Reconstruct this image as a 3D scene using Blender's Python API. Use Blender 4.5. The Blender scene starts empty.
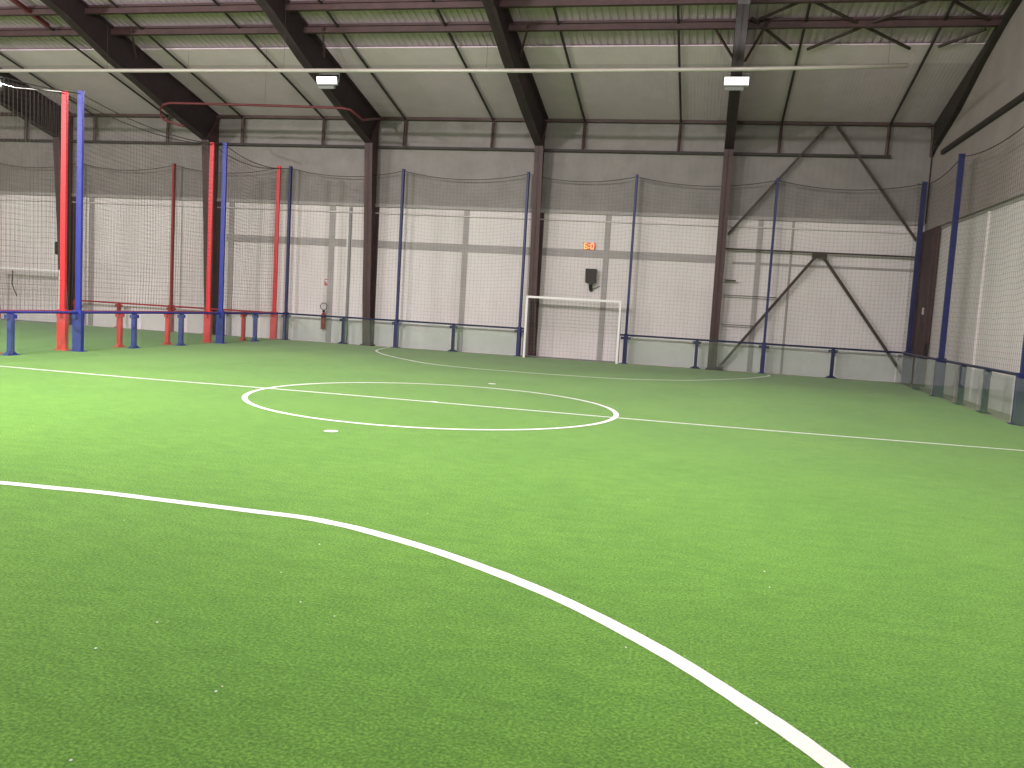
import bpy, bmesh, math, random
from mathutils import Vector, Matrix
random.seed(7)
S = bpy.context.scene
C = S.collection

# ------------------------------------------------------------------ camera
YAW, PITCH, ROLL, EYE, FPX = -0.213598, 0.090812, 0.057546, 1.7114, 870.18
def cam_axes(y, p, r):
    F = Vector((math.sin(y)*math.cos(p), math.cos(y)*math.cos(p), -math.sin(p)))
    Rt = Vector((math.cos(y), -math.sin(y), 0)); U = Rt.cross(F)
    c, s = math.cos(r), math.sin(r)
    return c*Rt + s*U, -s*Rt + c*U, F
rt, up, fw = cam_axes(YAW, PITCH, ROLL)
cam = bpy.data.cameras.new('camera'); cob = bpy.data.objects.new('camera', cam); C.objects.link(cob)
cam.sensor_width = 36; cam.lens = FPX*36/1024; cam.clip_end = 200
m = Matrix((rt, up, -fw)).transposed().to_4x4(); m.translation = Vector((0, 0, EYE))
cob.matrix_world = m; S.camera = cob

# ------------------------------------------------------------------ world, exposure
w = bpy.data.worlds.new('world'); S.world = w; w.use_nodes = True
w.node_tree.nodes['Background'].inputs[0].default_value = (.9, .95, 1, 1)
w.node_tree.nodes['Background'].inputs[1].default_value = 0.02
S.view_settings.view_transform = 'Standard'; S.view_settings.look = 'None'
S.view_settings.gamma = 1; S.view_settings.use_curve_mapping = False
S.view_settings.exposure = 0.0

# ------------------------------------------------------------------ hall lamps (floodlights under the rafters) and added fill pendants
LAMP_X = [-22.53, -11.12, 0.32]
def area(name, loc, target, size, sizey, power, col=(1, .935, .93)):
    l = bpy.data.lights.new(name, 'AREA'); l.shape = 'RECTANGLE'; l.size = size; l.size_y = sizey
    l.energy = power; l.color = col; l.spread = math.radians(130)
    o = bpy.data.objects.new(name, l); C.objects.link(o); o.location = loc
    o.rotation_euler = (Vector(target)-Vector(loc)).to_track_quat('-Z', 'Y').to_euler()
    return o
P_FAR, P_NEAR, P_MID = 180, 1180, 1180
for x in LAMP_X:
    area('far_flood_light', (x, 23.72, 7.80), (x, 13.0, 0), .6, .18, P_FAR)
    area('near_flood_light', (x, 4.1, 7.80), (x, 15.0, 0), .6, .18, P_NEAR*(.42 if x > 0 else 1))
FILL_PENDANTS = ((-31.0, 12, .9), (-21.5, 12, .74), (-10.4, 12.3, .80), (-3.0, 10.5, .66), (-6.0, 2.0, .62), (.3, 2.0, .44))  # unseen fill lamps, added to lift the roof and the turf
for x, y, e in FILL_PENDANTS:
    l = bpy.data.lights.new('fill_pendant_light', 'POINT'); l.energy = P_MID*e; l.shadow_soft_size = .25; l.color = (1, .935, .94)
    o = bpy.data.objects.new('fill_pendant_light', l); C.objects.link(o); o.location = (x, y, 7.3)

# ------------------------------------------------------------------ materials
def new_mat(name):
    mt = bpy.data.materials.new(name); mt.use_nodes = True
    return mt, mt.node_tree, mt.node_tree.nodes['Principled BSDF']
def noise(nt, scale, detail=3, rough=.55, mapping=None):
    tc = nt.nodes.new('ShaderNodeTexCoord'); n = nt.nodes.new('ShaderNodeTexNoise')
    n.inputs['Scale'].default_value = scale; n.inputs['Detail'].default_value = detail; n.inputs['Roughness'].default_value = rough
    if mapping:
        mp = nt.nodes.new('ShaderNodeMapping'); mp.inputs['Scale'].default_value = mapping
        nt.links.new(tc.outputs['Object'], mp.inputs[0]); nt.links.new(mp.outputs[0], n.inputs['Vector'])
    else: nt.links.new(tc.outputs['Object'], n.inputs['Vector'])
    return n
def ramp(nt, src, stops):
    r = nt.nodes.new('ShaderNodeValToRGB'); e = r.color_ramp.elements
    while len(e) < len(stops): e.new(.5)
    for k, (p, c) in enumerate(stops): e[k].position = p; e[k].color = (*c, 1)
    nt.links.new(src, r.inputs[0]); return r
def mix(nt, fac, a, b, mode='MIX'):
    n = nt.nodes.new('ShaderNodeMix'); n.data_type = 'RGBA'; n.blend_type = mode
    if isinstance(fac, (int, float)): n.inputs[0].default_value = fac
    else: nt.links.new(fac, n.inputs[0])
    for s, i in ((a, 6), (b, 7)):
        if isinstance(s, tuple): n.inputs[i].default_value = (*s, 1)
        else: nt.links.new(s, n.inputs[i])
    return n.outputs[2]
def bump(nt, src, bs, strength, dist=.01):
    b = nt.nodes.new('ShaderNodeBump'); b.inputs['Strength'].default_value = strength; b.inputs['Distance'].default_value = dist
    nt.links.new(src, b.inputs['Height']); nt.links.new(b.outputs[0], bs.inputs['Normal']); return b
def paint(name, col, rough=.5, var=.12, scale=3, metal=0, spec=.4):
    mt, nt, bs = new_mat(name)
    n = noise(nt, scale, 5, .6)
    lo = tuple(c*(1-var) for c in col); hi = tuple(min(1, c*(1+var)) for c in col)
    r = ramp(nt, n.outputs[0], [(.3, lo), (.7, hi)])
    nt.links.new(r.outputs[0], bs.inputs['Base Color'])
    bs.inputs['Roughness'].default_value = rough; bs.inputs['Metallic'].default_value = metal
    bs.inputs['Specular IOR Level'].default_value = spec
    return mt
M = {}
def turf():
    mt, nt, bs = new_mat('turf')
    fine = noise(nt, 60, 6, .82, (1, 1, 1)); mid = noise(nt, 5, 6, .75, (.7, 1.6, 1)); big = noise(nt, .55, 3, .6, (1, .8, 1))
    a = ramp(nt, fine.outputs[0], [(.37, (.038, .130, .007)), (.5, (.116, .300, .030)), (.63, (.235, .49, .070))])
    b = ramp(nt, mid.outputs[0], [(.3, (.78, .84, .76)), (.7, (1.20, 1.14, 1.20))])
    c = ramp(nt, big.outputs[0], [(.3, (.88, .92, .85)), (.7, (1.1, 1.06, 1.1))])
    o = mix(nt, 1.0, a.outputs[0], b.outputs[0], 'MULTIPLY'); o = mix(nt, 1.0, o, c.outputs[0], 'MULTIPLY')
    nt.links.new(o, bs.inputs['Base Color']); bs.inputs['Roughness'].default_value = .85
    bs.inputs['Specular IOR Level'].default_value = .15
    bs.inputs['Sheen Weight'].default_value = .15
    bump(nt, fine.outputs[0], bs, .6, .012)
    return mt
M['turf'] = turf()
def line_paint():
    mt, nt, bs = new_mat('line_paint')
    n = noise(nt, 110, 3, .7)
    r = ramp(nt, n.outputs[0], [(.3, (.82, .86, .78)), (.6, (.95, .97, .92))])
    nt.links.new(r.outputs[0], bs.inputs['Base Color']); bs.inputs['Roughness'].default_value = .8
    bump(nt, n.outputs[0], bs, .4, .01); return mt
M['line'] = line_paint()
def wall_white():
    mt, nt, bs = new_mat('painted_wall')
    n = noise(nt, .8, 6, .65, (1, 1, .35)); f = noise(nt, 12, 4, .7)
    r = ramp(nt, n.outputs[0], [(.3, (.72, .66, .66)), (.65, (.83, .77, .77))])
    o = mix(nt, .12, r.outputs[0], f.outputs[0], 'MULTIPLY')
    nt.links.new(o, bs.inputs['Base Color']); bs.inputs['Roughness'].default_value = .7
    return mt
M['wall'] = wall_white()
M['band'] = paint('grey_steel_paint', (.37, .34, .335), .6, .08)
def clad(name, lo, hi, axis='X', period=.2, strength=.5):
    mt, nt, bs = new_mat(name)
    n = noise(nt, 1.3, 6, .7); r = ramp(nt, n.outputs[0], [(.3, lo), (.7, hi)])
    nt.links.new(r.outputs[0], bs.inputs['Base Color']); bs.inputs['Roughness'].default_value = .6
    tc = nt.nodes.new('ShaderNodeTexCoord'); wv = nt.nodes.new('ShaderNodeTexWave'); wv.bands_direction = axis
    wv.inputs['Scale'].default_value = .314/period; nt.links.new(tc.outputs['Object'], wv.inputs[0])
    bump(nt, wv.outputs[1], bs, strength, .02)
    return mt
M['clad'] = clad('grey_cladding', (.20, .178, .172), (.265, .24, .23), 'X', .2, .12)
M['clad_y'] = clad('grey_gable_cladding', (.31, .26, .26), (.37, .315, .31), 'Y', .2, .12)
M['roof'] = clad('roof_sheet', (.50, .385, .47), (.58, .455, .55), 'X', .2, 0.0)
M['lining'] = clad('roof_lining', (.58, .455, .55), (.66, .525, .63), 'X', .1, .15)
M['skylight'] = clad('pale_roof_strip', (.70, .56, .65), (.78, .63, .73), 'X', .1, .1)
def steel():
    mt, nt, bs = new_mat('brown_steel')
    n = noise(nt, 2.5, 6, .7); r = ramp(nt, n.outputs[0], [(.3, (.045, .024, .026)), (.55, (.072, .034, .035)), (.75, (.085, .052, .05))])
    nt.links.new(r.outputs[0], bs.inputs['Base Color']); bs.inputs['Roughness'].default_value = .6; return mt
M['steel'] = steel()
M['rafter'] = paint('dark_purple_brown_steel', (.036, .022, .026), .65, .2)
M['darksteel'] = paint('dark_steel', (.035, .026, .024), .6)
M['brace'] = paint('brown_olive_steel', (.055, .038, .032), .6)
M['blue_darker'] = paint('darker_blue_paint', (.017, .022, .115), .45, .1)  # darker copy of the post blue, for far and right side posts
M['blue'] = paint('blue_paint', (.028, .040, .30), .4, .1)
M['bluerail'] = paint('dark_blue_rail', (.015, .026, .070), .4, .1)
M['red'] = paint('red_paint', (.66, .030, .038), .4, .1)
M['redrail'] = paint('red_rail', (.38, .035, .035), .4, .1)
M['red_dim'] = paint('red_paint_dimmed', (.30, .03, .025), .5, .1)  # same red paint, with the far side's dimness put in its colour
M['redpipe'] = paint('dark_red_pipe', (.12, .022, .026), .45, .15)
M['white'] = paint('white_metal', (.88, .85, .86), .35, .04)
M['cream'] = paint('cream_tube', (.40, .365, .33), .3, .05, spec=.8)
M['black'] = paint('black_plastic', (.012, .012, .014), .45, .1)
M['greyplastic'] = paint('grey_plastic', (.22, .225, .22), .5, .05)
M['concrete'] = paint('concrete', (.40, .37, .31), .85, .15, 4)
M['net'] = paint('net_cord', (.07, .066, .062), .9, .1)
M['rednet'] = paint('brown_net_cord', (.10, .07, .06), .9, .1)
M['goalnet'] = paint('grey_goal_net_cord', (.20, .20, .20), .9, .1)
M['extred'] = paint('extinguisher_red', (.30, .03, .03), .35, .1)
M['signred'] = paint('sign_red', (.55, .04, .04), .5, .05)
M['glow_casing'] = paint('digit_glow_red', (.42, .20, .17), .5, .05)  # glow of the digits painted into the scoreboard backing
def perspex():
    mt = bpy.data.materials.new('clear_perspex'); mt.use_nodes = True; nt = mt.node_tree; nt.nodes.clear()
    out = nt.nodes.new('ShaderNodeOutputMaterial'); tr = nt.nodes.new('ShaderNodeBsdfTransparent'); gl = nt.nodes.new('ShaderNodeBsdfGlossy')
    df = nt.nodes.new('ShaderNodeBsdfDiffuse'); fr = nt.nodes.new('ShaderNodeLayerWeight'); m1 = nt.nodes.new('ShaderNodeMixShader'); m2 = nt.nodes.new('ShaderNodeMixShader')
    fr.inputs[0].default_value = .5
    pw = nt.nodes.new('ShaderNodeMath'); pw.operation = 'POWER'; pw.inputs[1].default_value = 5; nt.links.new(fr.outputs['Facing'], pw.inputs[0])
    ml = nt.nodes.new('ShaderNodeMath'); ml.operation = 'MULTIPLY_ADD'; ml.inputs[1].default_value = .9; ml.inputs[2].default_value = .04; nt.links.new(pw.outputs[0], ml.inputs[0])
    tr.inputs[0].default_value = (.93, .96, .95, 1); gl.inputs['Roughness'].default_value = .03
    df.inputs[0].default_value = (.6, .65, .62, 1)
    n = noise(nt, 3, 4, .6); r = ramp(nt, n.outputs[0], [(.3, (.025, .025, .025)), (.7, (.06, .06, .06))])
    nt.links.new(r.outputs[0], m1.inputs[0]); nt.links.new(tr.outputs[0], m1.inputs[1]); nt.links.new(df.outputs[0], m1.inputs[2])
    nt.links.new(ml.outputs[0], m2.inputs[0]); nt.links.new(m1.outputs[0], m2.inputs[1]); nt.links.new(gl.outputs[0], m2.inputs[2])
    nt.links.new(m2.outputs[0], out.inputs[0]); return mt
M['perspex'] = perspex()
def emit(name, col, st):
    mt, nt, bs = new_mat(name); bs.inputs['Base Color'].default_value = (*col, 1)
    bs.inputs['Emission Color'].default_value = (*col, 1); bs.inputs['Emission Strength'].default_value = st; return mt
M['lamp'] = emit('lamp_face', (1, .99, .96), 2.0)
M['led'] = emit('led_red', (1, .22, .06), 3.2)

# ------------------------------------------------------------------ mesh helpers
class MB:
    def __init__(s): s.v = []; s.f = []
    def add(s, vs, fs):
        n = len(s.v); s.v += [tuple(v) for v in vs]; s.f += [tuple(i+n for i in f) for f in fs]; return s
    def box(s, x0, x1, y0, y1, z0, z1, bev=0):
        if bev:
            bm = bmesh.new(); bmesh.ops.create_cube(bm, size=1)
            for v in bm.verts: v.co = Vector(((x0+x1)/2+v.co.x*(x1-x0), (y0+y1)/2+v.co.y*(y1-y0), (z0+z1)/2+v.co.z*(z1-z0)))
            bmesh.ops.bevel(bm, geom=list(bm.edges), offset=bev, segments=2, affect='EDGES', profile=.5)
            bm.verts.index_update(); s.add([v.co[:] for v in bm.verts], [[v.index for v in f.verts] for f in bm.faces]); bm.free(); return s
        return s.add([(x0,y0,z0),(x1,y0,z0),(x1,y1,z0),(x0,y1,z0),(x0,y0,z1),(x1,y0,z1),(x1,y1,z1),(x0,y1,z1)],
                     [(0,3,2,1),(4,5,6,7),(0,1,5,4),(1,2,6,5),(2,3,7,6),(3,0,4,7)])
    def tube(s, pts, r, n=8, ry=None):
        pts = [Vector(p) for p in pts]; ry = ry or r; rings = []
        for i, p in enumerate(pts):
            d = (pts[min(i+1, len(pts)-1)]-pts[max(i-1, 0)]).normalized()
            a = Vector((0, 0, 1)) if abs(d.z) < .9 else Vector((0, 1, 0))
            u = d.cross(a).normalized(); v = u.cross(d)
            o = math.pi/n
            rings.append([p+u*r*math.cos(2*math.pi*k/n+o)+v*ry*math.sin(2*math.pi*k/n+o) for k in range(n)])
        vs = [q for g in rings for q in g]; fs = []
        for i in range(len(pts)-1):
            for k in range(n):
                a, b = i*n+k, i*n+(k+1) % n; fs.append((a, b, b+n, a+n))
        fs.append(tuple(range(n-1, -1, -1))); fs.append(tuple(range((len(pts)-1)*n, len(pts)*n)))
        return s.add(vs, fs)
    def prism(s, poly, axis, a, b):      # polygon (2 coords) pulled along an axis
        def P(p, t): return (t, p[0], p[1]) if axis == 'X' else (p[0], t, p[1]) if axis == 'Y' else (p[0], p[1], t)
        n = len(poly); vs = [P(p, a) for p in poly]+[P(p, b) for p in poly]
        return s.add(vs, [tuple(range(n)), tuple(range(2*n-1, n-1, -1))]+[(i, i+n, (i+1) % n+n, (i+1) % n) for i in range(n)])
    def lathe(s, prof, n=20, c=(0, 0)):
        vs = []; fs = []
        for r, z in prof:
            for k in range(n): vs.append((c[0]+r*math.cos(2*math.pi*k/n), c[1]+r*math.sin(2*math.pi*k/n), z))
        for i in range(len(prof)-1):
            for k in range(n): a, b = i*n+k, i*n+(k+1) % n; fs.append((a, b, b+n, a+n))
        fs.append(tuple(range(n-1, -1, -1))); fs.append(tuple(range((len(prof)-1)*n, len(prof)*n)))
        return s.add(vs, fs)
    def build(s, name, mat, parent=None, loc=None, smooth=False, fix=True):
        me = bpy.data.meshes.new(name); me.from_pydata(s.v, [], s.f)
        if fix:
            bm = bmesh.new(); bm.from_mesh(me); bmesh.ops.recalc_face_normals(bm, faces=bm.faces); bm.to_mesh(me); bm.free()
        me.materials.append(mat)
        if smooth:
            for p in me.polygons: p.use_smooth = True
        o = bpy.data.objects.new(name, me); C.objects.link(o)
        if parent: o.parent = parent
        if loc: o.location = loc
        return o
def tag(o, label, cat, group=None, kind=None):
    o['label'] = label; o['category'] = cat
    if group: o['group'] = group
    if kind: o['kind'] = kind
    return o
def thing(name, label, cat, loc=(0, 0, 0), rz=0, group=None):
    o = bpy.data.objects.new(name, None); o.empty_display_size = .1; C.objects.link(o); o.location = loc; o.rotation_euler = (0, 0, rz)
    return tag(o, label, cat, group)
def struct(o, label=None):
    o['kind'] = 'structure'
    if label: o['label'] = label
    return o
def dup(root, loc, rz, label, mats=None):
    r = root.copy(); C.objects.link(r); r.location = loc; r.rotation_euler = (0, 0, rz); r['label'] = label
    for ch in [o for o in C.objects if o.parent == root]:
        c = ch.copy(); C.objects.link(c); c.parent = r
        for g in [o for o in C.objects if o.parent == ch]:
            d = g.copy(); C.objects.link(d); d.parent = c
    return r

# ------------------------------------------------------------------ dimensions
XL, XR, XD, XDR = -36.5, 6.48, -14.64, -15.07      # hall left/right wall, blue and red divider lines
YF, YN = 29.15, -1.15; YP = 28.68; RAIL, TOP = .93, 6.08
def roof_z(y):
    yy = y if y > 14 else 28-y
    return 7.93+.22*(28.9-yy)
UX = 6.36                                            # inner face of the upper gable cladding

# ------------------------------------------------------------------ shell
struct(MB().box(XL-.3, XR+.3, YN-.3, YF+.3, -.25, -.02).build('floor', M['concrete']), 'bare concrete slab showing as a pale strip along the walls')
struct(MB().box(XL+.9, 5.86, -.4, 28.50, -.02, 0).build('floor_turf', M['turf']), 'green artificial turf covering both indoor pitches')
struct(MB().box(XL-.2, XR+.2, YF, YF+.2, -.02, 4.93).build('wall_far', M['wall']), 'white painted lower far wall behind the goal')
struct(MB().box(XL-.2, XR+.2, YF-.06, YF+.2, 4.93, 7.86).build('wall_far_upper', M['clad']), 'grey ribbed cladding above the white far wall')
struct(MB().box(XR, XR+.2, YN, YF, -.02, 4.68).build('wall_right', M['wall']), 'white painted lower gable wall on the right')
gp = [(YN, 4.68), (YF, 4.68), (YF, roof_z(YF)), (14, roof_z(14)), (YN, roof_z(YF))]
struct(MB().prism(gp, 'X', UX, XR+.2).build('wall_right_upper', M['clad_y']), 'pinkish grey upper gable cladding on the right')
struct(MB().prism([(YN, 0)]+[(YF, 0)]+gp[2:], 'X', XL-.2, XL).build('wall_left', M['wall']))
struct(MB().box(XL-.2, XR+.2, YN-.2, YN, -.02, 7.86).build('wall_near', M['wall']))
# roof sheet with real trapezoid ribs running down the slope
def ribbed(y0, y1, x0, x1, off, per=.2, h=.03):
    prof = []; x = x0
    while x < x1-1e-6:
        prof += [(x, 0), (x+per*.55, 0), (x+per*.65, h), (x+per*.9, h)]; x += per
    vs = [(px, y, roof_z(y)+off+ph) for y in (y0, y1) for px, ph in prof]; n = len(prof)
    return MB().add(vs, [(i, i+1, i+1+n, i+n) for i in range(n-1)])
rf = ribbed(14, YF+.2, XL-.2, XR+.2, .02)
struct(rf.build('ceiling', M['roof'], fix=False), 'ribbed grey sheet roof on its far slope')
rf = ribbed(YN-.2, 14, XL-.2, XR+.2, .02)
struct(rf.build('ceiling', M['roof'], fix=False))
def slope_slab(y0, y1, off, th, x0=XL, x1=UX):
    return MB().prism([(y0, roof_z(y0)+off), (y1, roof_z(y1)+off), (y1, roof_z(y1)+off-th), (y0, roof_z(y0)+off-th)], 'X', x0, x1)
struct(slope_slab(25.35, 29.05, -.02, .03).build('ceiling_lining', M['lining']), 'smooth grey lining under the roof next to the eave')
struct(slope_slab(24.40, 25.35, -.02, .03).build('ceiling_strip', M['skylight']), 'paler strip of roof lining along its upper edge')
# grey flush steel members in the white wall
k = 1
for (x, wd) in ((-22.96, .20), (-17.12, .2), (-13.17, .20), (-8.25, .18), (-3.38, .18), (1.5, .16), (2.49, .07)):
    struct(MB().box(x-wd/2, x+wd/2, YF-.035, YF, .0, 4.9).build('trim_%d' % k, M['band']), 'grey vertical member in the white far wall'); k += 1
for (x0, x1, z0, z1) in ((-17.3, -12.62, 3.42, 3.68), (-12.40, .2, 3.42, 3.68)):
    struct(MB().box(x0, x1, YF-.03, YF, z0, z1).build('trim_%d' % k, M['band']), 'grey horizontal band across the white far wall'); k += 1
struct(MB().box(.7, 6.3, YF-.02, YF, 3.42, 3.5).build('trim_%d' % k, M['band'])); k += 1
struct(MB().box(XL, XR, YF-.10, YF, 4.84, 4.95).build('trim_%d' % k, M['band']), 'grey ledge where white wall meets cladding'); k += 1
struct(MB().box(XR-.03, XR, YN, YF, 4.60, 4.68).build('trim_%d' % k, M['band'])); k += 1
struct(MB().box(-12.52, -12.44, YF-.07, YF, 0, 4.8).build('trim_%d' % k, M['greyplastic']), 'thin grey vertical conduit left of a brown column'); k += 1
struct(MB().box(XR-.05, XR, 23.15, 23.23, 0, 4.6).build('trim_%d' % k, M['wall']), 'white vertical strip on the right gable wall'); k += 1
struct(MB().tube([(XL, YF-.06, 4.63), (-13, YF-.06, 4.63), (6.2, YF-.06, 4.60)], .022, 6).build('trim_%d' % k, M['wall']), 'thin horizontal conduit high on the white wall'); k += 1

# ------------------------------------------------------------------ steel portal frames
inner_col = [(28.75, 0), (28.57, 1.9), (28.46, 3.9), (28.33, 5.5), (28.22, 6.88)]
inner_raf = [(28.22, 6.88), (26.9, 7.18), (25.73, 7.48), (24.5, 7.84), (23.2, 8.17), (21.2, 8.86), (14, 10.55)]
def flange(mb, pts, x, hw, t=.03):          # strip following a profile, given thickness towards the web
    n = len(pts); vs = []
    for y, z in pts: vs += [(x-hw, y, z), (x+hw, y, z)]
    off = []
    for i, (y, z) in enumerate(pts):
        a = Vector(pts[max(i-1, 0)]); b = Vector(pts[min(i+1, n-1)]); d = (b-a).normalized(); nn = Vector((d.y, -d.x))
        off += [(x-hw, y+nn.x*t, z+nn.y*t), (x+hw, y+nn.x*t, z+nn.y*t)]
    N = 2*n; fs = []
    for i in range(n-1):
        a = 2*i
        fs += [(a, a+1, a+3, a+2), (N+a, N+a+2, N+a+3, N+a+1), (a, a+2, N+a+2, N+a), (a+1, N+a+1, N+a+3, a+3)]
    fs += [(0, N, N+1, 1), (2*n-2, 2*n-1, N+2*n-1, N+2*n-2)]
    mb.add([*vs, *off], fs)
def mir(pts): return [(28-y, z) for y, z in pts]
def portal(x, label, ic=inner_col, ir=inner_raf):
    t = thing('portal_frame', label, 'steel frame', (x, 0, 0), 0, 'brown portal frames of the hall')
    for mm in (lambda p: p, mir):
        colm = MB(); oc = [(29.10, 0), (29.10, roof_z(29.1)-.06)]
        web = ic+[(29.08, roof_z(29.08)-.08), (29.08, 0)]
        colm.prism(mm(web), 'X', -.012, .012); flange(colm, mm(ic), 0, .14); flange(colm, mm(oc), 0, .14)
        colm.box(-.2, .2, *sorted((mm([(28.66, 0)])[0][0], mm([(29.12, 0)])[0][0])), -.02, .025)
        colm.build('column', M['steel'], t)
        raf = MB(); orf = [(29.0, roof_z(29)-.08), (14, roof_z(14)-.08)]
        raf.prism(mm(ir+[(14, roof_z(14)-.08), (29.0, roof_z(29)-.08)]), 'X', -.012, .012)
        flange(raf, mm(ir), 0, .14); flange(raf, mm(orf), 0, .14)
        raf.build('rafter', M['rafter'], t)
        st = MB(); a = mm([(28.22, 6.88)])[0]; b = mm([(29.0, roof_z(29)-.1)])[0]
        st.tube([(.05, a[0], a[1]), (.05, b[0], b[1])], .05, 4); st.build('knee_stiffener', M['steel'], t)
    return t
FX = [-36.0, -29.9, -23.8, -17.70, -11.56, -5.68, .31]
lab = ['brown portal frame at the far left end of the hall', 'brown portal frame beyond the neighbouring pitch goal',
       'brown portal frame rising behind the nearest red and blue posts', 'brown portal frame behind the second pair of tall red and blue posts',
       'brown portal frame right of the fire extinguisher', 'brown portal frame rising behind the left goalpost', 'brown portal frame at the left edge of the K braced bay']
for x, l in zip(FX, lab): portal(x, l)
# gable frame in the right corner: shallow rafter, deep column only below the cladding
t = thing('gable_portal', 'dark steel frame against the right gable wall', 'steel frame', (6.30, 0, 0))
MB().prism([(27.62, 0), (27.55, 4.66), (29.08, 4.66), (29.08, 0)], 'X', .035, .06).build('column_web', M['steel'], t)
fm = MB(); flange(fm, [(27.62, 0), (27.55, 4.66)], .07, .07); flange(fm, [(29.1, 0), (29.1, 4.66)], .07, .07)
fm.build('column_flange', M['steel'], t)
gi = [(28.35, 7.12), (27.2, 7.42), (26.28, 7.68), (25.4, 8.02), (24.38, 8.43), (22.75, 8.95), (14, roof_z(14)-.45)]
gm = MB(); gm.prism(gi+[(14, roof_z(14)-.08), (29.0, roof_z(29)-.08), (28.9, 6.9)], 'X', -.02, .0); flange(gm, gi, -.02, .075)
gm.build('rafter', M['darksteel'], t)
MB().box(.02, .055, 29.02, 29.06, 4.9, 7.7).build('corner_strip', M['darksteel'], t)
gg = tag(MB().prism([(27.7, 6.74), (8, 6.74), (8, 6.86), (27.7, 6.86)], 'X', UX-.10, UX-.002).build('gable_girt', M['darksteel']), 'dark horizontal girt sloping away high on the right gable wall', 'steel beam')

# ------------------------------------------------------------------ purlins, rods, braces in the roof
for y, l in ((23.2, 'brown roof purlin crossing the hall, the lower of the two'), (22.1, 'brown roof purlin crossing the hall at the top edge')):
    z = roof_z(y); b = MB(); b.box(XL, UX-.03, y-.05, y+.05, z-.26, z-.08); b.box(XL, UX-.03, y-.05, y+.05, z-.10, z-.02)
    b.box(XL, UX-.03, y-.09, y-.05, z-.26, z-.235)
    tag(b.build('purlin', M['steel']), l, 'roof beam', 'roof purlins')
bays = ['left of the neighbouring goal', 'behind the nearest red and blue posts', 'between the two pairs of tall red and blue posts', '', '', '', '']
RODX = [-25.7, -22.7, -19.65, -16.65, -13.53, -10.52, -7.42, -4.33, -1.24, 1.86, 5.03]
RL = ['far left roof rod crossing the frame at the left picture edge', 'roof rod ending above the leftmost tall red post', 'roof rod ending where the red pipe loops',
      'roof rod just right of the second frame from the left', 'roof rod ending at the right end of the straight red pipe run', 'roof rod just right of the left floodlight',
      'roof rod left of the frame behind the goal', 'roof rod just right of the frame behind the goal', 'roof rod near upright above the net, left of the right floodlight',
      'roof rod right of the right floodlight', 'roof rod nearest the right gable wall']
for x, l in zip(RODX, RL):
    pts = [(x, y, roof_z(y)-.10-(.03 if y > 24 else 0)) for y in (28.88, 26, 24.3, 22, 18, 14.2)]
    tag(MB().tube(pts, .036, 6).build('roof_rod', M['darksteel']), 'thin dark '+l, 'roof rod', 'thin rods running up the roof slope')
t = thing('eave_rail', 'double dark brown rail with short hangers running along the eave of the far wall', 'steel rail', (0, 28.92, 0))
MB().box(XL, 6.15, -.05, .05, 7.79, 7.91).build('top_tube', M['steel'], t)
MB().tube([(6.15, 0, 7.83), (6.28, 0, 7.75), (6.30, 0, 7.5), (6.3, 0, 6.9)], .07, 6).build('end_bend', M['steel'], t)
MB().box(XL, 5.15, -.04, .04, 6.83, 6.91).build('bottom_tube', M['darksteel'], t)
for x in RODX:
    MB().tube([(x+.0, 0, 7.8), (x-.02, 0, 6.9)], .055, 6).build('hanger', M['steel'], t)
def rp(x, y, off=-.16): return (x, y, roof_z(y)+off)
xb = [((.55, 22.9), (1.65, 24.39)), ((1.9, 22.2), (4.55, 24.39)), ((4.5, 22.2), (2.05, 24.39)), ((1.65, 22.2), (.75, 22.95)), ((5.0, 22.3), (6.0, 23.1)), ((6.05, 23.5), (5.2, 24.3))]
t = thing('roof_bracing', 'dark crossed bracing bars in the roof bay beside the right gable', 'roof bracing', (0, 0, 0))
for a, b in xb: MB().tube([rp(*a), rp(*b)], .04, 4).build('brace_bar', M['brace'], t)
for (a, b, l) in (((-.35, 23.2), (.25, 24.3), 'short diagonal strut left of the right floodlight frame'), ((.95, 23.0), (.5, 24.3), 'short diagonal strut right of the right floodlight frame'),
                  ((-5.1, 23.0), (-5.5, 24.0), 'short diagonal strut on the frame behind the goal'), ((-10.9, 23.0), (-11.3, 24.0), 'short diagonal strut on the frame with the left floodlight'),
                  ((-16.9, 23.0), (-17.45, 24.0), 'short diagonal strut on the frame behind the second red and blue posts')):
    tag(MB().tube([rp(*a, -.2), rp(*b, -.5)], .035, 4).build('knee_strut', M['steel']), 'brown '+l, 'steel strut', 'short struts between purlin and rafter')
tag(MB().tube([rp(-19.5, 21.0, -.2), rp(-19.5, 22.75, -.2)], .08, 4).build('roof_tie', M['redpipe']), 'reddish tie bar between the two purlins at top left', 'steel strut')
# K bracing on the far wall, last bay
t = thing('wall_bracing', 'dark brown K shaped steel bracing across the last bay of the far wall', 'wall bracing', (0, 28.86, 0))
for a, b, r in (((.45, 3.88), (6.2, 3.86), .038), ((3.25, 3.80), (.55, .10), .06), ((3.40, 3.80), (6.15, .15), .06), ((.5, 4.35), (3.25, 7.78), .05), ((3.5, 7.78), (6.1, 4.35), .05)):
    MB().tube([(a[0], 0, a[1]), (b[0], 0, b[1])], r, 4).build('brace_bar', M['brace'], t)
MB().box(3.1, 3.55, -.03, .03, 3.70, 3.86).build('gusset_plate', M['brace'], t)
MB().box(.45, .66, -.06, .06, -.02, .10).build('foot_plate', M['darksteel'], t)
for x1, z, r, l in ((.85, 2.88, .035, 'upper stub rung'), (2.15, 2.41, .02, 'middle rung'), (1.5, 1.47, .02, 'lowest rung')):
    MB().tube([(.5, .03, z), (x1, .03, z)], r, 4).build('side_rung', M['brace'], t)

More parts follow.
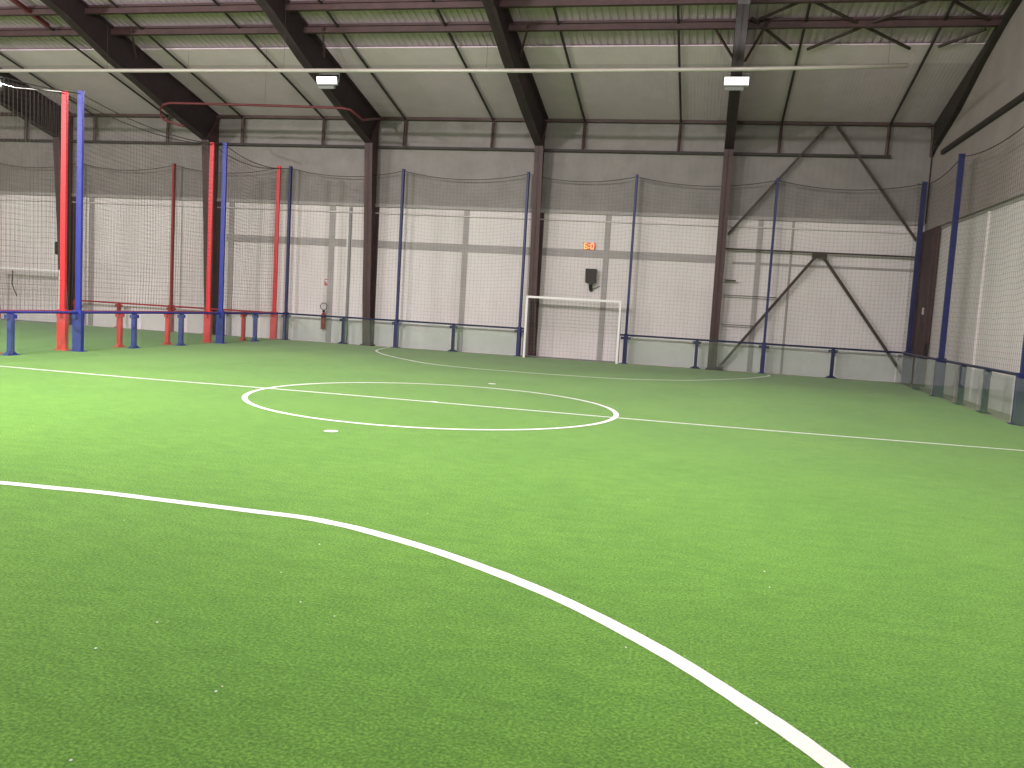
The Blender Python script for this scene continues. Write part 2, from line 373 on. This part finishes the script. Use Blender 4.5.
# ------------------------------------------------------------------ pipes
pp = [(-18.0, 27.4, 7.17), (-18.85, 27.5, 7.40), (-19.05, 27.6, 7.55), (-19.08, 27.6, 7.80), (-18.95, 27.6, 7.95), (-18.7, 27.6, 8.0), (-15, 27.6, 7.94), (-12.3, 27.6, 7.88), (-12.0, 27.6, 7.83), (-11.8, 27.65, 7.72), (-11.5, 27.7, 7.62), (-11.2, 27.75, 7.62)]
pp = [(x*.888, y*.888, 1.711+(z-1.711)*.888) for x, y, z in pp[:9]]+[(-10.45, 25.0, 6.95), (-10.75, 26.5, 7.3), (-11.15, 28.6, 7.76)]
MB_p = MB().tube(pp, .036, 8)
for hx, hz in ((-16.0, 7.2), (-13.4, 7.2)): MB_p.tube([(hx, 24.5, hz), (hx, 24.5, roof_z(24.5)-.05)], .004, 4)
tag(MB_p.build('red_pipe', M['redpipe'], smooth=True), 'dark red pipe bent at its left end, running under the eave between two frames', 'pipe')
t = thing('hanging_tube', 'long cream tube hanging level under the roof across the whole hall', 'tube', (0, 21.6, 7.49))
MB().tube([(-36, 0, 0), (-24, 0, .0), (-12, 0, 0), (-4, 0, -.01), (0, 0, 0.02), (2, 0, .05), (4.02, 0, .10)], .05, 12).build('tube_body', M['cream'], t, smooth=True)
for x in (-33.5, -27.7, -22.2, -16.6, -11.3, -5.8, 0.2, 3.6):
    MB().tube([(x, 0, .05), (x, 0, roof_z(21.6)-7.49)], .004, 4).build('hanging_wire', M['darksteel'], t)

# ------------------------------------------------------------------ floodlights
def flood(loc, rz, label):
    t = thing('floodlight', label, 'floodlight', loc, rz, 'floodlights under the rafters')
    tilt = math.radians(18)
    def rot(mb): 
        mb.v = [(x, y*math.cos(tilt)-z*math.sin(tilt), y*math.sin(tilt)+z*math.cos(tilt)) for x, y, z in mb.v]; return mb
    rot(MB().box(-.32, .32, 0, .09, -.12, .12, .01)).build('housing', M['greyplastic'], t)
    rot(MB().box(-.305, .305, -.012, .0, -.075, .115)).build('lamp_face', M['lamp'], t)
    b = MB(); b.tube([(-.34, .05, -.02), (-.34, .10, .22), (.34, .10, .22), (.34, .05, -.02)], .015, 6)
    b.build('mounting_bracket', M['greyplastic'], t)
    rot(MB().box(-.29, .20, .0, .14, -.22, -.13, .01)).build('driver_box', M['greyplastic'], t)
    return t
fl = flood((-11.12, 23.85, 7.80), 0, 'white rectangular floodlight under the rafter in the left half of the roof')
dup(fl, (.32, 23.85, 7.80), 0, 'white rectangular floodlight under the rafter above the K braced bay, right half of the roof')
dup(fl, (-22.53, 23.95, 7.72), 0, 'floodlight at the left picture edge above the neighbouring pitch')

PL = ['over the far side of the neighbouring pitch', 'over the neighbouring pitch near the divider', 'left of the centre circle', 'above the centre circle', 'above the near penalty area', 'above the photographer']
for (x, y, e), pl in zip(FILL_PENDANTS, PL):
    t = thing('fill_pendant', 'added grey fill pendant hanging '+pl, 'lamp', (x, y, 7.3), 0, 'added fill pendants over the pitches')  # added body for an out-of-view fill light
    MB().lathe([(.10, .30), (.09, .38), (.04, .44), (.02, .46)], 16).build('hood', M['greyplastic'], t, smooth=True)
    MB().tube([(0, 0, .46), (0, 0, roof_z(y)-7.3)], .01, 5).build('cord', M['darksteel'], t)

# ------------------------------------------------------------------ fence posts
def short_post(mat, name):
    t = thing(name, '', 'post')
    MB().box(-.05, .05, -.06, .06, .0, .90, .008).build('upright', mat, t)
    b = MB(); b.box(-.17, .17, -.10, .10, 0, .015); b.prism([(-.16, .015), (.16, .015), (.06, .075), (-.06, .075)], 'Y', -.05, .05)
    b.build('base_plate', mat, t)
    MB().box(-.14, .14, -.045, .045, .79, .88, .006).build('clamp', mat, t)
    return t
def tall_post(mat, name):
    t = thing(name, '', 'post')
    MB().box(-.06, .06, -.12, .12, .0, .98, .008).build('lower_section', mat, t)
    MB().box(-.037, .037, -.07, .07, .98, TOP, .008).build('pole', mat, t)
    MB().box(-.12, .12, -.17, .17, 0, .015).build('base_plate', mat, t)
    c = MB(); c.box(-.16, .16, -.05, .05, .79, .88, .006); c.build('clamp', mat, t)
    MB().box(-.042, .042, -.075, .075, TOP, TOP+.02).build('post_cap', mat, t)
    return t
sp_b = short_post(M['bluerail'], 'short_fence_post'); tp_b = tall_post(M['blue_darker'], 'tall_net_post'); tp_bd = tall_post(M['blue'], 'tall_net_post')
sp_r = short_post(M['red'], 'short_fence_post'); tp_r = tall_post(M['red'], 'tall_net_post')
sp_rd = short_post(M['red_dim'], 'short_fence_post'); tp_rd = tall_post(M['red_dim'], 'tall_net_post')
sp_bd = short_post(M['blue'], 'short_fence_post')
used = set()
def put(proto, loc, rz, label, group):
    o = proto if proto.name not in used else dup(proto, loc, rz, label)
    used.add(proto.name); o.location = loc; o.rotation_euler = (0, 0, rz); o['label'] = label; o['group'] = group
    return o
H = math.pi/2
# far side (blue)
GB = 'tall blue net posts'; GS = 'short blue fence posts'; GR = 'tall red net posts'; GQ = 'short red fence posts'
for x, l in ((XD+.03, 'tall blue corner post where divider meets the far wall, beside the last red post'), (-10.43, 'tall blue post right of the brown column by the extinguisher'),
             (-6.07, 'tall blue post just left of the white goal'), (-2.5, 'tall blue post just right of the white goal'),
             (1.87, 'tall blue post inside the K braced bay of the far wall'), (6.13, 'tall blue post in the right corner before the brown column')):
    put(tp_b, (x, YP, 0), H if x > 6 else 0, l, GB)
for x, l in ((-12.4, 'short blue post on the far side just right of the fire extinguisher'), (-8.37, 'short blue post on the far side left of the goal'),
             (-.21, 'short blue post on the far side before the column left of the K bracing'), (3.96, 'short blue post on the far side under the K bracing')):
    put(sp_b, (x, YP, 0), 0, l, GS)
# divider
for y, l in ((24.43, 'tall blue post of the second red and blue pair along the divider'), (18.15, 'tall blue post of the nearest red and blue pair at the left'), (11.87, 'tall blue divider post left of the picture edge')):
    put(tp_bd, (XD, y, 0), H, l, GB)
for y, l in ((26.57, 'short blue divider post closest to the far wall'), (22.36, 'short blue divider post just before the second tall pair'),
             (20.25, 'short blue divider post just beyond the nearest tall pair'), (16.07, 'short blue divider post at the left picture edge'), (13.97, 'short blue divider post outside the left picture edge')):
    put(sp_bd, (XD, y, 0), H, l, GS)
for y, l in ((YP, 'tall red post at the far end of the divider, next to the blue corner post'), (24.43, 'tall red post of the second red and blue pair along the divider'),
             (18.15, 'tall red post of the nearest pair at the left'), (11.87, 'tall red divider post left of the picture edge')):
    put(tp_r, (XDR, y, 0), H, l, GR)
for y, l in ((26.57, 'short red divider post closest to the far wall'), (22.36, 'short red divider post just before the second tall pair'),
             (20.25, 'short red divider post just beyond the nearest tall pair'), (16.07, 'short red divider post at the left picture edge'), (13.97, 'short red divider post outside the left picture edge')):
    put(sp_r, (XDR, y, 0), H, l, GQ)
for x, l in ((-19.21, 'tall red post with shade in its colour on the neighbouring pitch far side, between the two tall pairs'), (-23.2, 'tall red post beside the neighbouring goal'), (-27.1, 'tall red post left of the neighbouring goal')):
    put(tp_rd, (x, YP, 0), 0, l, GR)
for x, l in ((-17.15, 'short red post on the neighbouring pitch far side, behind the second tall pair'), (-21.4, 'short red post on the neighbouring pitch far side, right of the nearest tall pair')):
    put(sp_rd, (x, YP, 0), 0, l, GQ)
# right side
for y, l in ((24.05, 'tall blue post on the right side net, first from the corner'), (18.1, 'tall blue post at the right picture edge'), (11.9, 'tall blue side post outside the right picture edge')):
    put(tp_b, (5.94, y, 0), H, l, GB)
for y, l in ((26.3, 'short blue side post in front of the brown corner column'), (22.04, 'short blue side post just past the first tall post on the right'),
             (20.25, 'short blue side post nearest the right picture edge'), (15.9, 'short blue side post outside the right picture edge')):
    put(sp_b, (5.94, y, 0), H, l, GS)

# ------------------------------------------------------------------ rails and perspex panels
def rail(name, label, mat, segs, g):
    b = MB()
    for a, c in segs: b.tube([(*a, RAIL), (*c, RAIL)], .032, 8)
    return tag(b.build(name, mat), label, 'rail', g)
GRL = 'top rails of the pitch fences'
rail('fence_rail', 'dark blue top rail on the far side from the left corner to the goal', M['bluerail'], [((XD, YP), (-5.9, YP))], GRL)
rail('fence_rail', 'dark blue top rail on the far side from the goal to the right corner', M['bluerail'], [((-2.75, YP), (5.94, YP))], GRL)
rail('fence_rail', 'dark blue top rail along the right side below the net', M['bluerail'], [((5.94, YP), (5.94, 9))], GRL)
rail('fence_rail', 'blue top rail of the divider between the two pitches', M['blue'], [((XD, YP), (XD, 9))], GRL)
rail('fence_rail', 'red top rail of the divider, close behind the blue one', M['redrail'], [((XDR, YP), (XDR, 9))], GRL)
rail('fence_rail', 'thin red top rail on the far side of the neighbouring pitch', M['redrail'], [((-23.3, YP), (XDR, YP))], GRL)
GP = 'clear panels under the fence rails'
def panel(a, b, label):
    a = Vector((*a, 0)); b = Vector((*b, 0)); d = b-a; L = d.length; t = MB().box(.08, L-.08, -.004, .004, .03, RAIL-.04)
    o = t.build('perspex_panel', M['perspex'], loc=a); o.rotation_euler = (0, 0, math.atan2(d.y, d.x)); tag(o, label, 'panel', GP)
def run(pts, labels):
    for i in range(len(pts)-1): panel(pts[i], pts[i+1], labels[i])
fy = YP-.14
run([(XD+.05, fy), (-12.4, fy), (-10.43, fy), (-8.37, fy), (-6.07, fy)], ['clear panel in front of the fire extinguisher', 'clear panel in front of the brown column by the extinguisher',
    'clear panel on the far side right of that brown column', 'clear panel on the far side next to the left goalpost'])
run([(-2.5, fy), (-.21, fy), (1.87, fy), (3.96, fy), (5.85, fy)], ['clear panel on the far side next to the right goalpost', 'clear panel across the column at the K braced bay',
    'clear panel under the left half of the K bracing', 'clear panel in the right corner of the far side'])
rx = 5.94-.14
run([(rx, y) for y in (28.5, 26.3, 24.05, 22.04, 20.25, 18.1, 15.9)], ['clear panel before the brown corner column', 'clear right side panel left of the first tall post', 'clear right side panel just past the first tall post',
    'clear right side panel between the two visible short posts', 'clear right side panel beside the post at the picture edge', 'clear right side panel outside the picture'])
dx = XD+.14
run([(dx, y) for y in (28.5, 26.57, 24.43, 22.36, 20.25, 18.15, 16.07, 13.97)], ['clear divider panel nearest the far wall', 'clear divider panel just past the second tall pair', 'clear divider panel just before the second tall pair',
    'clear divider panel midway between the two tall pairs', 'clear divider panel just past the nearest tall pair', 'clear divider panel left of the nearest tall pair', 'clear divider panel cut by the left picture edge'])

# ------------------------------------------------------------------ nets
def net(name, label, mat, posts, normal_x, z0=RAIL+.03, cell=.12, r=.002, sag=.24, skip=()):
    """posts: list of (x,y) of tall posts; net hung between them with a sagging top cable"""
    root = thing(name, label, 'net', (*posts[0], 0), 0, 'nets around the pitches')
    ox, oy = posts[0]
    cord = MB(); cable = MB()
    def strand(pts, rr, n=4): cord.tube(pts, rr, n)
    for (ax, ay), (bx, by) in zip(posts[:-1], posts[1:]):
        L = math.hypot(bx-ax, by-ay); n = max(2, int(L/cell)); sg = sag*min(1, L/4.2)
        ph = random.random()*6
        def P(t, f):
            top = TOP-.04-sg*4*t*(1-t)
            bow = .05*math.sin(math.pi*f)*math.sin(math.pi*t*3+ph)+.03*math.sin(9*t+f*5+ph)*math.sin(math.pi*f)
            dxn, dyn = -(by-ay)/L*bow, (bx-ax)/L*bow
            wav = .02*math.sin(t*37+ph)*f*(1-f)*4
            return (ax+(bx-ax)*t-ox+dxn, ay+(by-ay)*t-oy+dyn, z0+(top-z0)*f+wav)
        for i in range(n+1):
            t = i/n; strand([P(t, f/6) for f in range(7)], r, 4)
        rows = int((TOP-z0)/cell)
        for j in range(rows+1):
            f = j/rows; k = max(4, int(L/.5)); strand([P(i/k, f) for i in range(k+1)], r, 4)
        cable.tube([Vector(P(i/16, 1)) for i in range(17)], .012, 5)
    o = cord.build('net_mesh', mat, root, fix=False); o['kind'] = 'stuff'
    cable.build('top_cable', M['darksteel'], root)
    return root
net('safety_net', 'dark safety net hung along the far side above the rail, over the goal', M['net'], [(XD, YP), (-10.43, YP), (-6.07, YP), (-2.5, YP), (1.87, YP), (6.1, YP)], False)
net('safety_net', 'dark safety net along the right side, running to the picture edge', M['net'], [(5.94, YP), (5.94, 24.05), (5.94, 18.1), (5.94, 11.9)], True)
net('safety_net', 'dark safety net on the blue posts of the divider', M['net'], [(XD, YP), (XD, 24.43), (XD, 18.15), (XD, 11.87)], True)
net('safety_net', 'brown safety net on the red posts of the divider', M['rednet'], [(XDR, YP), (XDR, 24.43), (XDR, 18.15), (XDR, 11.87)], True)
net('safety_net', 'brown safety net along the far side of the neighbouring pitch', M['rednet'], [(XDR, YP), (-19.21, YP), (-23.2, YP), (-27.1, YP)], False)
tag(MB().tube([(-22.4, 23.9, 7.78), (-19.5, 21.5, 7.0), (XDR, 18.15, TOP)], .014, 5).build('tie_cable', M['white']), 'pale cable from the left floodlight down to the nearest tall red post', 'cable')

# ------------------------------------------------------------------ goals
def goal(name, label, x0, x1, posts_mat):
    t = thing(name, label, 'football goal', ((x0+x1)/2, 28.1, 0), 0, 'white five a side goals'); W = (x1-x0)/2; r = .037; D = .50
    MB().box(-W-r, -W+r, -r, r, 0, 2.0+r, .012).build('goalpost', M['white'], t)
    MB().box(W-r, W+r, -r, r, 0, 2.0+r, .012).build('goalpost', M['white'], t)
    MB().box(-W+r, W-r, -r, r, 2.0-r, 2.0+r, .012).build('crossbar', M['white'], t)
    for s in (-1, 1):
        MB().tube([(s*W, .04, 1.97), (s*W, D*.55, 1.90), (s*W, D, .03), (s*W, .04, .03)], .02, 6).build('side_stay', M['greyplastic'], t)
    MB().tube([(-W, D, .03), (W, D, .03)], .02, 6).build('ground_bar', M['greyplastic'], t)
    g = MB(); rr = .0025
    n = int(2*W/.12)
    for i in range(n+1):
        x = -W+2*W*i/n; g.tube([(x, .05, 1.96), (x, D*.6, 1.80+.02*math.sin(i)), (x, D-.02, 1.0), (x, D, .04)], rr, 4)
    for j in range(17):
        z = .04+j*.115; y = D-.02*abs(z-1) if z < 1.0 else D-(z-1)*.4*D/.9
        g.tube([(-W, y, z), (-W/2, y+.02, z-.015), (0, y, z), (W/2, y+.02, z-.015), (W, y, z)], rr, 4)
        for s in (-1, 1): g.tube([(s*W, .04, z), (s*W, y, z)], rr, 4)
    for y in (.12, .24, .36):
        g.tube([(-W, y, 1.96-y*.3), (W, y, 1.96-y*.3)], rr, 4)
    for s in (-1, 1):
        for y in (.1, .2, .3, .4): g.tube([(s*W, y, .04), (s*W, y, 1.93)], rr, 4)
    o = g.build('goal_net', M['goalnet'], t, fix=False); o['kind'] = 'stuff'
goal('football_goal', 'small white goal standing in the middle of the far side', -5.75, -2.69, None)
goal('football_goal', 'white goal of the neighbouring pitch, cut by the left picture edge', -26.5, -23.47, None)
tag(MB().tube([(-25.75, 28.35, 1.93), (-25.82, 28.4, 1.4), (-25.70, 28.5, .95)], .018, 6).build('hanging_rope', M['darksteel']), 'dark rope hanging behind the neighbouring goal', 'rope')

# ------------------------------------------------------------------ line markings
def ribbon(pts, wd, closed=False, z=.004, dens=.12):
    # smooth polyline -> flat strip with small thickness
    P = [Vector((x, y)) for x, y in pts]; n = len(P); L = []; R_ = []
    for i in range(n):
        a = P[(i-1) % n] if closed or i > 0 else P[i]; b = P[(i+1) % n] if closed or i < n-1 else P[i]
        d = (b-a).normalized(); nn = Vector((-d.y, d.x)); jit = 1+.02*math.sin(i*1.7)+.03*math.sin(i*.37)
        L.append(P[i]+nn*wd/2*jit); R_.append(P[i]-nn*wd/2*jit)
    mb = MB(); vs = [(p.x, p.y, z) for p in L]+[(p.x, p.y, z) for p in R_]
    m = n if closed else n-1
    return mb.add(vs, [(i, n+i, n+(i+1) % n, (i+1) % n) for i in range(m)])
def catmull(pts, k=12):
    out = []; P = [pts[0]]+list(pts)+[pts[-1]]
    for i in range(1, len(P)-2):
        p0, p1, p2, p3 = [Vector(q) for q in P[i-1:i+3]]
        for j in range(k):
            t = j/k; out.append(tuple(.5*((2*p1)+(p2-p0)*t+(2*p0-5*p1+4*p2-p3)*t*t+(3*p1-p0-3*p2+p3)*t**3)))
    out.append(pts[-1]); return out
LW = .095
hl = catmull([(-14.5, 13.98), (-13.2, 13.93), (-10, 13.86), (-7.5, 13.95), (-4.4, 13.96), (0, 13.9), (3, 13.98), (5.85, 14.1)])
tag(ribbon(hl, LW*.78).build('halfway_line', M['line'], fix=False), 'white halfway line straight across the pitch', 'line marking')
cc = [(-4.36+3.06*math.cos(2*math.pi*i/160), 14.0+3.08*math.sin(2*math.pi*i/160)) for i in range(160)]
tag(ribbon(cc, LW*.9, True, .005).build('centre_circle', M['line'], fix=False), 'white centre circle around the middle of the halfway line', 'line marking')
fd = [(-10.51, 28.34), (-10.43, 27.28), (-10.15, 26.15), (-9.55, 25.0), (-8.52, 23.67), (-7.13, 22.34), (-5.74, 21.84), (-5.07, 21.83), (-4.27, 21.77), (-3.15, 21.86), (-2.49, 21.9), (-1.82, 22.1), (-1.02, 22.61), (-0.05, 23.55), (1.19, 25.45), (1.76, 26.77), (2.01, 27.49), (2.01, 27.95)]
tag(ribbon(catmull(fd), LW*.9).build('far_penalty_line', M['line'], fix=False), 'white curved penalty area line in front of the far goal', 'line marking')
nd = [(-10.9, 1.0), (-10.2, 2.8), (-9.0, 4.4), (-7.6, 5.5), (-6.6, 5.9), (-5.59, 6.03), (-5.13, 6.06), (-4.68, 6.09), (-4.22, 6.08), (-3.77, 6.07), (-3.34, 6.06), (-2.91, 6.05), (-2.65, 6.0), (-2.28, 5.88), (-1.59, 5.55), (-.79, 5.02), (-.15, 4.43), (.31, 3.88), (.635, 3.42), (1.15, 2.55), (1.7, 1.5), (2.0, .4)]
tag(ribbon(catmull(nd), LW*1.1).build('near_penalty_line', M['line'], fix=False), 'wide white curved penalty area line sweeping through the foreground', 'line marking')
for (x, y, l) in ((-4.47, 10.08, 'white penalty spot on the near side of the centre circle'), (-4.34, 18.01, 'white penalty spot just beyond the centre circle'), (-4.38, 14.0, 'small white centre spot on the halfway line')):
    rr = .09 if y != 14.0 else .07
    d = MB(); d.add([(rr*math.cos(a*math.pi/12)*(1+.06*math.sin(a*2)), rr*math.sin(a*math.pi/12), .006) for a in range(24)], [tuple(range(24))])
    tag(d.build('painted_spot', M['line'], loc=(x, y, 0), fix=False), l, 'line marking', 'painted spots')

CRUMBS = [(-2.6, 3.82), (-2.66, 3.44), (-1.91, 3.23), (-1.91, 3.28), (-2.07, 4.35), (-2.41, 4.78), (-2.46, 5.43), (-2.06, 6.58), (-3.98, 5.43), (-2.09, 2.58), (-1.81, 4.22), (0.53, 5.69), (0.52, 6.04), (-0.39, 7.96), (-0.27, 4.35), (0.34, 3.71)]
crumbs = MB()
for i, (x, y) in enumerate(CRUMBS):
    a = 6*random.random(); q = .004+.004*random.random()
    crumbs.add([(x+q*math.cos(a+k*1.57), y+q*1.3*math.sin(a+k*1.57), .004) for k in range(4)]+[(x, y, .010)], [(0, 1, 4), (1, 2, 4), (2, 3, 4), (3, 0, 4), (3, 2, 1, 0)])
tag(crumbs.build('turf_crumb', M['line']), 'tiny pale crumbs scattered on the turf in the foreground', 'crumbs', kind='stuff')

# ------------------------------------------------------------------ things on the walls
def extinguisher():
    t = thing('fire_extinguisher', 'dark red fire extinguisher with a hose loop hung on the white far wall', 'fire extinguisher', (-13.32, 29.0, .46))
    MB().lathe([(.075, 0), (.085, .02), (.085, .46), (.075, .52), (.04, .57), (.03, .60)], 20).build('cylinder', M['extred'], t, smooth=True)
    MB().lathe([(.03, .59), (.045, .60), (.045, .66), (.02, .68)], 12).build('valve', M['black'], t)
    MB().tube([(0, -.02, .66), (.06, -.10, .69), (.10, -.14, .66)], .012, 6).build('handle', M['black'], t)
    MB().tube([(.04, -.03, .62)]+[(.02+.125*math.sin(a), -.05, .80-.125*math.cos(a)) for a in [i*math.pi/10 for i in range(0, 20)]]+[(.0, -.04, .64)], .014, 6).build('hose', M['black'], t, smooth=True)
    MB().box(-.05, .05, .08, .15, .2, .5).build('wall_bracket', M['black'], t)
extinguisher()
t = thing('fire_sign', 'small red and white fire extinguisher sign on the white far wall', 'sign', (-13.31, YF-.01, 2.13))
MB().box(-.08, .08, -.006, .006, -.11, .11, .003).build('sign_plate', M['signred'], t)
s = MB(); s.box(-.05, .06, -.010, -.006, .02, .08); s.box(-.03, .05, -.010, -.006, -.04, -.0); s.box(.04, .06, -.010, -.006, -.04, .05)
s.build('pictogram', M['white'], t)
t = thing('corner_sign', 'small red and white sign on the brown corner column', 'sign', (6.325, 28.15, 2.22))
MB().box(-.01, .0, -.11, .11, -.10, .10, .002).build('sign_plate', M['white'], t)
MB().box(-.014, -.010, -.09, -.02, -.08, .08).build('pictogram', M['signred'], t)
def speaker(loc, label):
    t = thing('loudspeaker', label, 'loudspeaker', loc, 0, 'black loudspeakers on the far wall')
    MB().prism([(-.16, -.20), (-.17, .25), (.17, .25), (.18, -.18), (.09, -.24), (-.09, -.24)], 'Y', -.16, .12).build('cabinet', M['black'], t)
    MB().box(-.14, .15, -.172, -.16, -.18, .22).build('grille', M['darksteel'], t)
    MB().tube([(0, .0, -.26), (.02, .02, -.42), (.02, .14, -.45)], .06, 8).build('swivel_bracket', M['black'], t)
    MB().tube([(.02, .12, -.40), (.20, .12, -.36), (.30, .14, -.30)], .018, 6).build('cable', M['greyplastic'], t)
    MB().lathe([(.03, .10), (.03, .115)], 10).build('badge', M['greyplastic'], t)
    bpy.data.objects.remove([o for o in C.objects if o.parent == t and o.name.startswith('badge')][0])
    return t
sp = speaker((-3.82, 28.98, 2.79), 'black loudspeaker on the far wall above the white goal')
dup(sp, (-24.15, 28.98, 2.85), 0, 'black loudspeaker on the far wall above the neighbouring goal, by the nearest red post')
# scoreboard reading 6:0
t = thing('scoreboard', 'small scoreboard with glowing red digits above the loudspeaker and goal', 'scoreboard', (-3.96, YF-.05, 3.79))
MB().box(-.20, .20, -.03, .05, -.115, .115, .01).build('glow_casing', M['glow_casing'], t)  # added backing whose colour stands in for the digits' glow
SEG = {'6': 'abcdefg'.replace('b', ''), '0': 'abcdef'}
def digit(ch, cx):
    w_, h_, r = .09, .17, .022; m_ = MB(); y0, y1 = -.042, -.03
    pos = {'a': (cx-w_/2, cx+w_/2, h_/2-r/2, h_/2+r/2), 'g': (cx-w_/2, cx+w_/2, -r/2, r/2), 'd': (cx-w_/2, cx+w_/2, -h_/2-r/2, -h_/2+r/2),
           'f': (cx-w_/2-r/2, cx-w_/2+r/2, 0, h_/2), 'b': (cx+w_/2-r/2, cx+w_/2+r/2, 0, h_/2), 'e': (cx-w_/2-r/2, cx-w_/2+r/2, -h_/2, 0), 'c': (cx+w_/2-r/2, cx+w_/2+r/2, -h_/2, 0)}
    for k_ in SEG[ch]: a, b, c, d = pos[k_]; m_.box(a, b, y0, y1, c, d)
    m_.build('digit', M['led'], t)
digit('6', -.11); digit('0', .11)
s = MB(); s.box(-.015, .015, -.042, -.03, .03, .06); s.box(-.015, .015, -.042, -.03, -.06, -.03); s.build('colon', M['led'], t)
t = thing('hose_coil', 'dark coiled hose on the corner column just above the side rail', 'hose', (6.36, 27.50, 1.1))
MB().tube([(0, .09*math.cos(a), .17*math.sin(a)) for a in [i*math.pi/8 for i in range(17)]], .018, 6).build('coil', M['black'], t, smooth=True)
